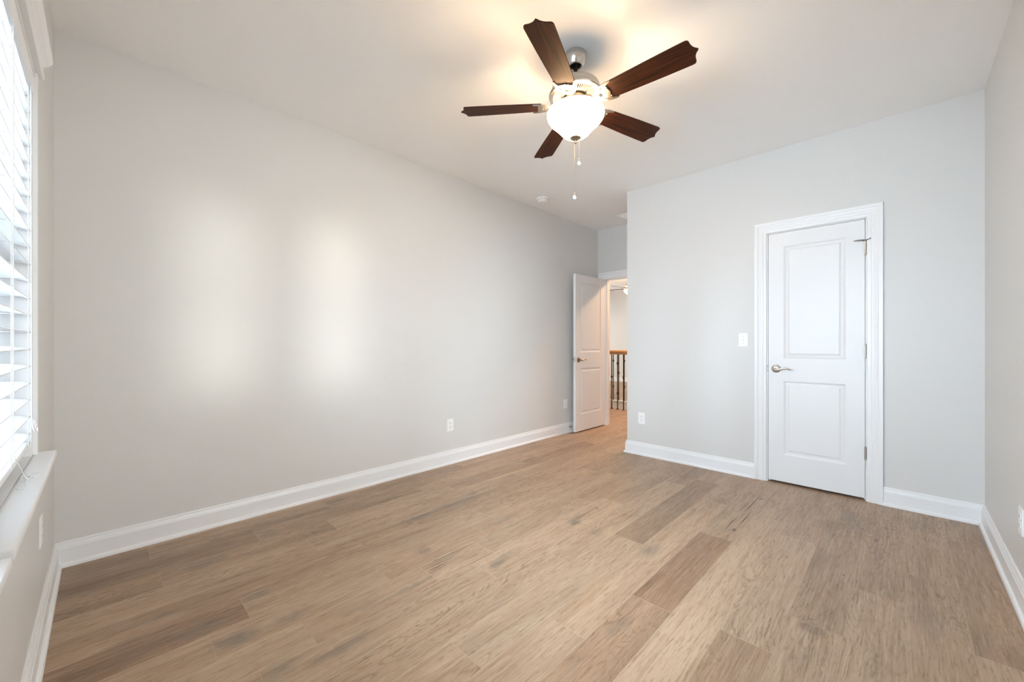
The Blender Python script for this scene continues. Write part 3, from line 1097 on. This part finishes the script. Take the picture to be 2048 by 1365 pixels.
def make_fan(angles, pitch):
    r = root('ceiling_fan', (FX, FY, H))
    # heights are given from the floor and lowered to the root at the ceiling
    Z = Matrix.Translation((0, 0, -H))
    b = MB()
    b.lathe([(.060, 2.74), (.061, 2.733), (.059, 2.728), (.060, 2.724), (.059, 2.712), (.054, 2.698), (.047, 2.686), (.042, 2.678), (.040, 2.674), (.034, 2.673), (.032, 2.678), (.032, 2.70)], 48, 0, Z)
    can = b.build('canopy', MN, r)
    b = MB()
    b.lathe([(.0001, 2.690), (.033, 2.690), (.033, 2.692), (.0001, 2.692)], 32, 0, Z)
    b.build('canopy_hole_shade', MDK, can)  # flat dark disc stands in for the shade inside the canopy hole
    b = MB()
    b.lathe([(.0001, 2.70), (.0105, 2.70), (.0105, 2.575), (.020, 2.573), (.020, 2.556), (.0001, 2.556)], 24, 0, Z)
    b.build('downrod', MNB, r)
    b = MB()
    b.lathe([(.0001, 2.572), (.045, 2.571), (.085, 2.569), (.118, 2.566), (.127, 2.561), (.131, 2.553), (.134, 2.530), (.138, 2.524), (.144, 2.521), (.147, 2.515), (.146, 2.508), (.140, 2.505),
             (.132, 2.504), (.126, 2.500), (.121, 2.4985), (.121, 2.506), (.082, 2.506), (.082, 2.4985), (.070, 2.4975), (.066, 2.500), (.0001, 2.500)], 72, 0, Z)
    mot = b.build('motor_housing', MN, r)
    b = MB()
    b.lathe([(.0825, 2.5052), (.1205, 2.5052)], 64, 0, Z)
    b.build('vent_recess_shade', MDK, mot)  # dark ring puts the shade between the ribs into the colour
    b = MB()
    for k in range(64):
        a = 2 * pi * k / 64
        b.box((.0815, -.0017, 2.4985), (.1215, .0017, 2.507), 0, Z @ Matrix.Rotation(a, 4, 'Z'))
    b.build('vent_ribs', MRIB, mot)
    b = MB()
    b.lathe([(.0001, 2.498), (.058, 2.498), (.062, 2.494), (.062, 2.478), (.055, 2.472), (.048, 2.470), (.048, 2.446), (.070, 2.440), (.096, 2.436), (.100, 2.433), (.100, 2.430), (.0001, 2.430)], 48, 0, Z)
    b.build('switch_housing', MNB, r)
    zb = 2.458
    # blade outline, along +X
    half = [(.188, .048), (.196, .052), (.25, .0555), (.35, .0605), (.45, .0645), (.55, .0675), (.604, .0685), (.613, .0655), (.6175, .059), (.6185, .050), (.620, .038), (.624, .025), (.631, .013), (.639, .005), (.643, 0)]
    outl = half + [(x, -y) for x, y in half[-2::-1]]
    arm = [(.075, .009), (.105, .010), (.118, .014), (.130, .024), (.142, .036), (.158, .046), (.176, .053), (.196, .058), (.216, .061), (.232, .060), (.236, .056), (.228, .051), (.214, .046), (.203, .039), (.199, .031), (.203, .023),
           (.208, .016), (.207, .008), (.212, 0)]
    arml = arm + [(x, -y) for x, y in arm[-2::-1]]
    hol = [[(.158 + .010 * cos(a), .014 * sin(a)) for a in [2 * pi * k / 14 for k in range(14)]]]
    for s in (1, -1):
        hol.append([(.172 + .013 * cos(a) + .003 * sin(a), s * (.034 + .0065 * sin(a) + .006 * cos(a))) for a in [2 * pi * k / 14 for k in range(14)]])
    av, af = plate(arml, hol, .005)
    for a in angles:
        Mr = Z @ Matrix.Rotation(radians(a), 4, 'Z') @ Matrix.Translation((0, 0, zb)) @ Matrix.Rotation(radians(pitch), 4, 'X')
        b = MB()
        n = len(outl)
        vs = [(x, y, -.003) for x, y in outl] + [(x, y, .003) for x, y in outl]
        b.add(vs, [tuple(range(n - 1, -1, -1)), tuple(range(n, 2 * n))] + [(k, (k + 1) % n, n + (k + 1) % n, n + k) for k in range(n)], 0)
        # the blade keeps its own axes so that its grain runs along it
        bo = b.build('fan_blade', MBLADE, r)
        bo.matrix_local = Mr
        b = MB()
        b.add(av, af, 0, False, Mr @ Matrix.Translation((0, 0, -.0056)))
        for (x, y) in ((.205, .030), (.205, -.030), (.180, 0)):
            b.lathe([(.0001, -.0105), (.003, -.0100), (.0045, -.0082)], 10, 0, Mr @ Matrix.Translation((x, y, 0)))
        Ma = Z @ Matrix.Rotation(radians(a), 4, 'Z')
        b.tube(smoothpts([(.056, 0, 2.487), (.075, 0, 2.486), (.092, 0, 2.476), (.108, 0, 2.458), (.130, 0, 2.4535)], 5), [.009] * 21, 10, 0, Ma, .6)
        b.build('blade_iron', MNB, r)
    # light kit
    b = MB()
    bowl = [(.150, 2.422), (.1535, 2.420), (.1565, 2.413), (.156, 2.400), (.151, 2.386), (.141, 2.372), (.125, 2.357), (.109, 2.342), (.096, 2.328), (.085, 2.315), (.074, 2.302), (.061, 2.292), (.045, 2.286), (.029, 2.283), (.0001, 2.282)]
    b.lathe(bowl + [(r_ * .975, z_ + .003) for r_, z_ in bowl[::-1]][1:], 72, 0, Z)
    b.build('glass_bowl', MBOWL, r)
    b = MB()
    b.lathe([(.0001, 2.288), (.022, 2.284), (.030, 2.281), (.031, 2.278), (.026, 2.274), (.014, 2.270), (.007, 2.266), (.005, 2.263), (.0065, 2.260), (.0085, 2.256), (.0085, 2.253), (.005, 2.248), (.0001, 2.247)], 32, 0, Z)
    b.lathe([(.0035, 2.425), (.0035, 2.29)], 10, 0, Z)
    b.build('finial', MBRZ, r)
    for (dx, dy, ze) in ((-.004, .004, 1.972), (.0135, -.0145, 2.160)):
        b = MB()
        z = 2.274
        b.tube([(dx, dy, z), (dx, dy, ze)], .0009, 6, 0, Z)
        while z > ze:
            bm = [(.0001, -.0015), (.0013, -.0008), (.0013, .0008), (.0001, .0015)]
            b.lathe(bm, 6, 0, Z @ Matrix.Translation((dx, dy, z)))
            z -= .0052
        ch = b.build('pull_chain', MNB, r)
        b = MB()
        b.lathe([(.0001, ze + .006), (.004, ze + .003), (.004, ze - .003), (.0001, ze - .006)], 10, 0, Z @ Matrix.Translation((dx, dy, 0)))
        b.lathe([(.0001, ze - .005), (.0065, ze - .012), (.0115, ze - .022), (.0085, ze - .031), (.0001, ze - .038)], 8, 1, Z @ Matrix.Translation((dx, dy, 0)), False)
        b.build('chain_fob', [MNB, MCRY], ch)
    # bulbs inside the bowl
    for k in range(2):
        ld = bpy.data.lights.new('bulb', 'POINT')
        ld.energy = FAN_W
        ld.color = (1.0, 0.76, 0.50)
        ld.shadow_soft_size = .03
        lo = bpy.data.objects.new('bulb', ld)
        COL.objects.link(lo)
        lo.parent = r
        a = radians(100 + 180 * k)
        lo.location = (.048 * cos(a), .048 * sin(a), 2.365 - H)
    return r


FAN_W = 9.0
fan = tag(make_fan([-159.3 + 72 * k for k in range(5)], -12), 'five-blade walnut and brushed nickel ceiling fan with glowing glass bowl, over the room', 'ceiling fan')
fan2 = copy_tree(fan)
fan2.location = (8.95, 4.98, H)
fan2.rotation_euler = (0, 0, radians(134.2 + 36 + 159.3))
tag(fan2, 'distant lit ceiling fan in the loft, seen through the hall doorway', 'ceiling fan')

# ------------------------------------------------------------------ smoke detector and vent
sd = tag(root('smoke_detector', (3.552, 3.197, H)), 'small round white smoke detector on the ceiling near the long wall', 'smoke detector')
b = MB()
b.lathe([(.0001, 0), (.070, 0), (.071, -.004), (.069, -.012), (.064, -.014), (.0001, -.014)], 40, 0)
b.build('base_ring', MWHT, sd)
b = MB()
b.lathe([(.062, -.013), (.062, -.026), (.059, -.034), (.050, -.040), (.030, -.043), (.0001, -.044)], 40, 0)
for k in range(20):
    b.box((.0605, -.003, -.030), (.0628, .003, -.017), 1, Matrix.Rotation(2 * pi * k / 20, 4, 'Z'))
b.build('cover', [MWHT, plain('vent_grey', (.35, .34, .32), .6)], sd)

cv = tag(root('ceiling_vent', (4.735, 2.735, H)), 'white slatted ceiling vent in the alcove, half hidden by the wall corner', 'vent')
b = MB()
hx, hy, f = .10, .18, .028
for a0, a1 in (((-hx, -hy, -.006), (-hx + f, hy, 0)), ((hx - f, -hy, -.006), (hx, hy, 0)), ((-hx + f, -hy, -.006), (hx - f, -hy + f, 0)), ((-hx + f, hy - f, -.006), (hx - f, hy, 0))):
    b.bbox(a0, a1, .002)
b.build('frame', MWHT, cv)
b = MB()
for k in range(9):
    Mx = Matrix.Translation((-.062 + k * .0155, 0, -.008)) @ Matrix.Rotation(radians(40), 4, 'Y')
    b.box((-.009, -hy + f, -.0006), (.009, hy - f, .0006), 0, Mx)
b.build('louvres', MWHT, cv)


# ------------------------------------------------------------------ landing railings
def railing(name, x, zt, ys, y0, y1, label, phase):
    r = tag(root(name, (x, (y0 + y1) / 2, 0)), label, 'railing', 'stair railings on the landing')
    o = Matrix.Translation((-x, -(y0 + y1) / 2, 0))
    b = MB()
    pr = [(-.030, 0), (-.026, .012), (-.034, .024), (-.033, .038), (-.020, .052), (0, .056), (.020, .052), (.033, .038), (.034, .024), (.026, .012), (.030, 0)]
    vs = [(x + d, y, zt - .056 + z) for y in (y0, y1) for d, z in pr]
    n = len(pr)
    b.add(vs, [(k, (k + 1) % n, n + (k + 1) % n, n + k) for k in range(n)] + [tuple(range(n)), tuple(range(2 * n - 1, n - 1, -1))], 0, False, o)
    b.box((x - .020, y0, zt - .075), (x + .020, y1, zt - .056), 0, o)
    b.build('handrail', MRAIL, r)
    for i, y in enumerate(ys):
        b = MB()
        s = .0065
        b.box((x - s, y - s, .0), (x + s, y + s, zt - .07), 0, o)
        kn = (.56,) if (i + phase) % 2 == 0 else (.28, .80)
        for kz in kn:
            K = o @ Matrix.Translation((x, y, kz))
            b.lathe([(.007, -.034), (.010, -.030), (.010, -.024), (.013, -.014), (.019, -.004), (.019, .004), (.013, .014), (.010, .024), (.010, .030), (.007, .034)], 12, 0, K)
        b.bbox((x - .014, y - .014, 0), (x + .014, y + .014, .016), .003, 0, o)
        b.build('baluster', MIRON, r)
    return r


ysn = [3.33 + .113 * k for k in range(-4, 15)]
railing('stair_railing', 6.405, 1.03, ysn, 2.78, 4.98, 'near oak-capped stair railing with black iron balusters, seen through the doorway', 0)
ysf = [3.57 + .1205 * k for k in range(-2, 16)]
railing('stair_railing', XV1 + .03, 1.01, ysf, 3.2, 5.5, 'second oak-capped stair railing across the stair opening, behind the near one', 1)

# ------------------------------------------------------------------ landing lamp (just beyond the doorway)
hl_ = tag(root('landing_lamp', (6.15, 2.75, H)), 'flush dome ceiling lamp on the landing outside the doorway', 'ceiling lamp')
b = MB()
b.lathe([(.0001, 0), (.165, 0), (.17, -.01), (.165, -.03), (.155, -.032), (.0001, -.032)], 40, 0)
b.build('base_plate', MNB, hl_)
b = MB()
b.lathe([(.153, -.032), (.150, -.055), (.130, -.085), (.095, -.108), (.05, -.12), (.0001, -.124)], 40, 0)
b.build('glass_dome', MHALL, hl_)
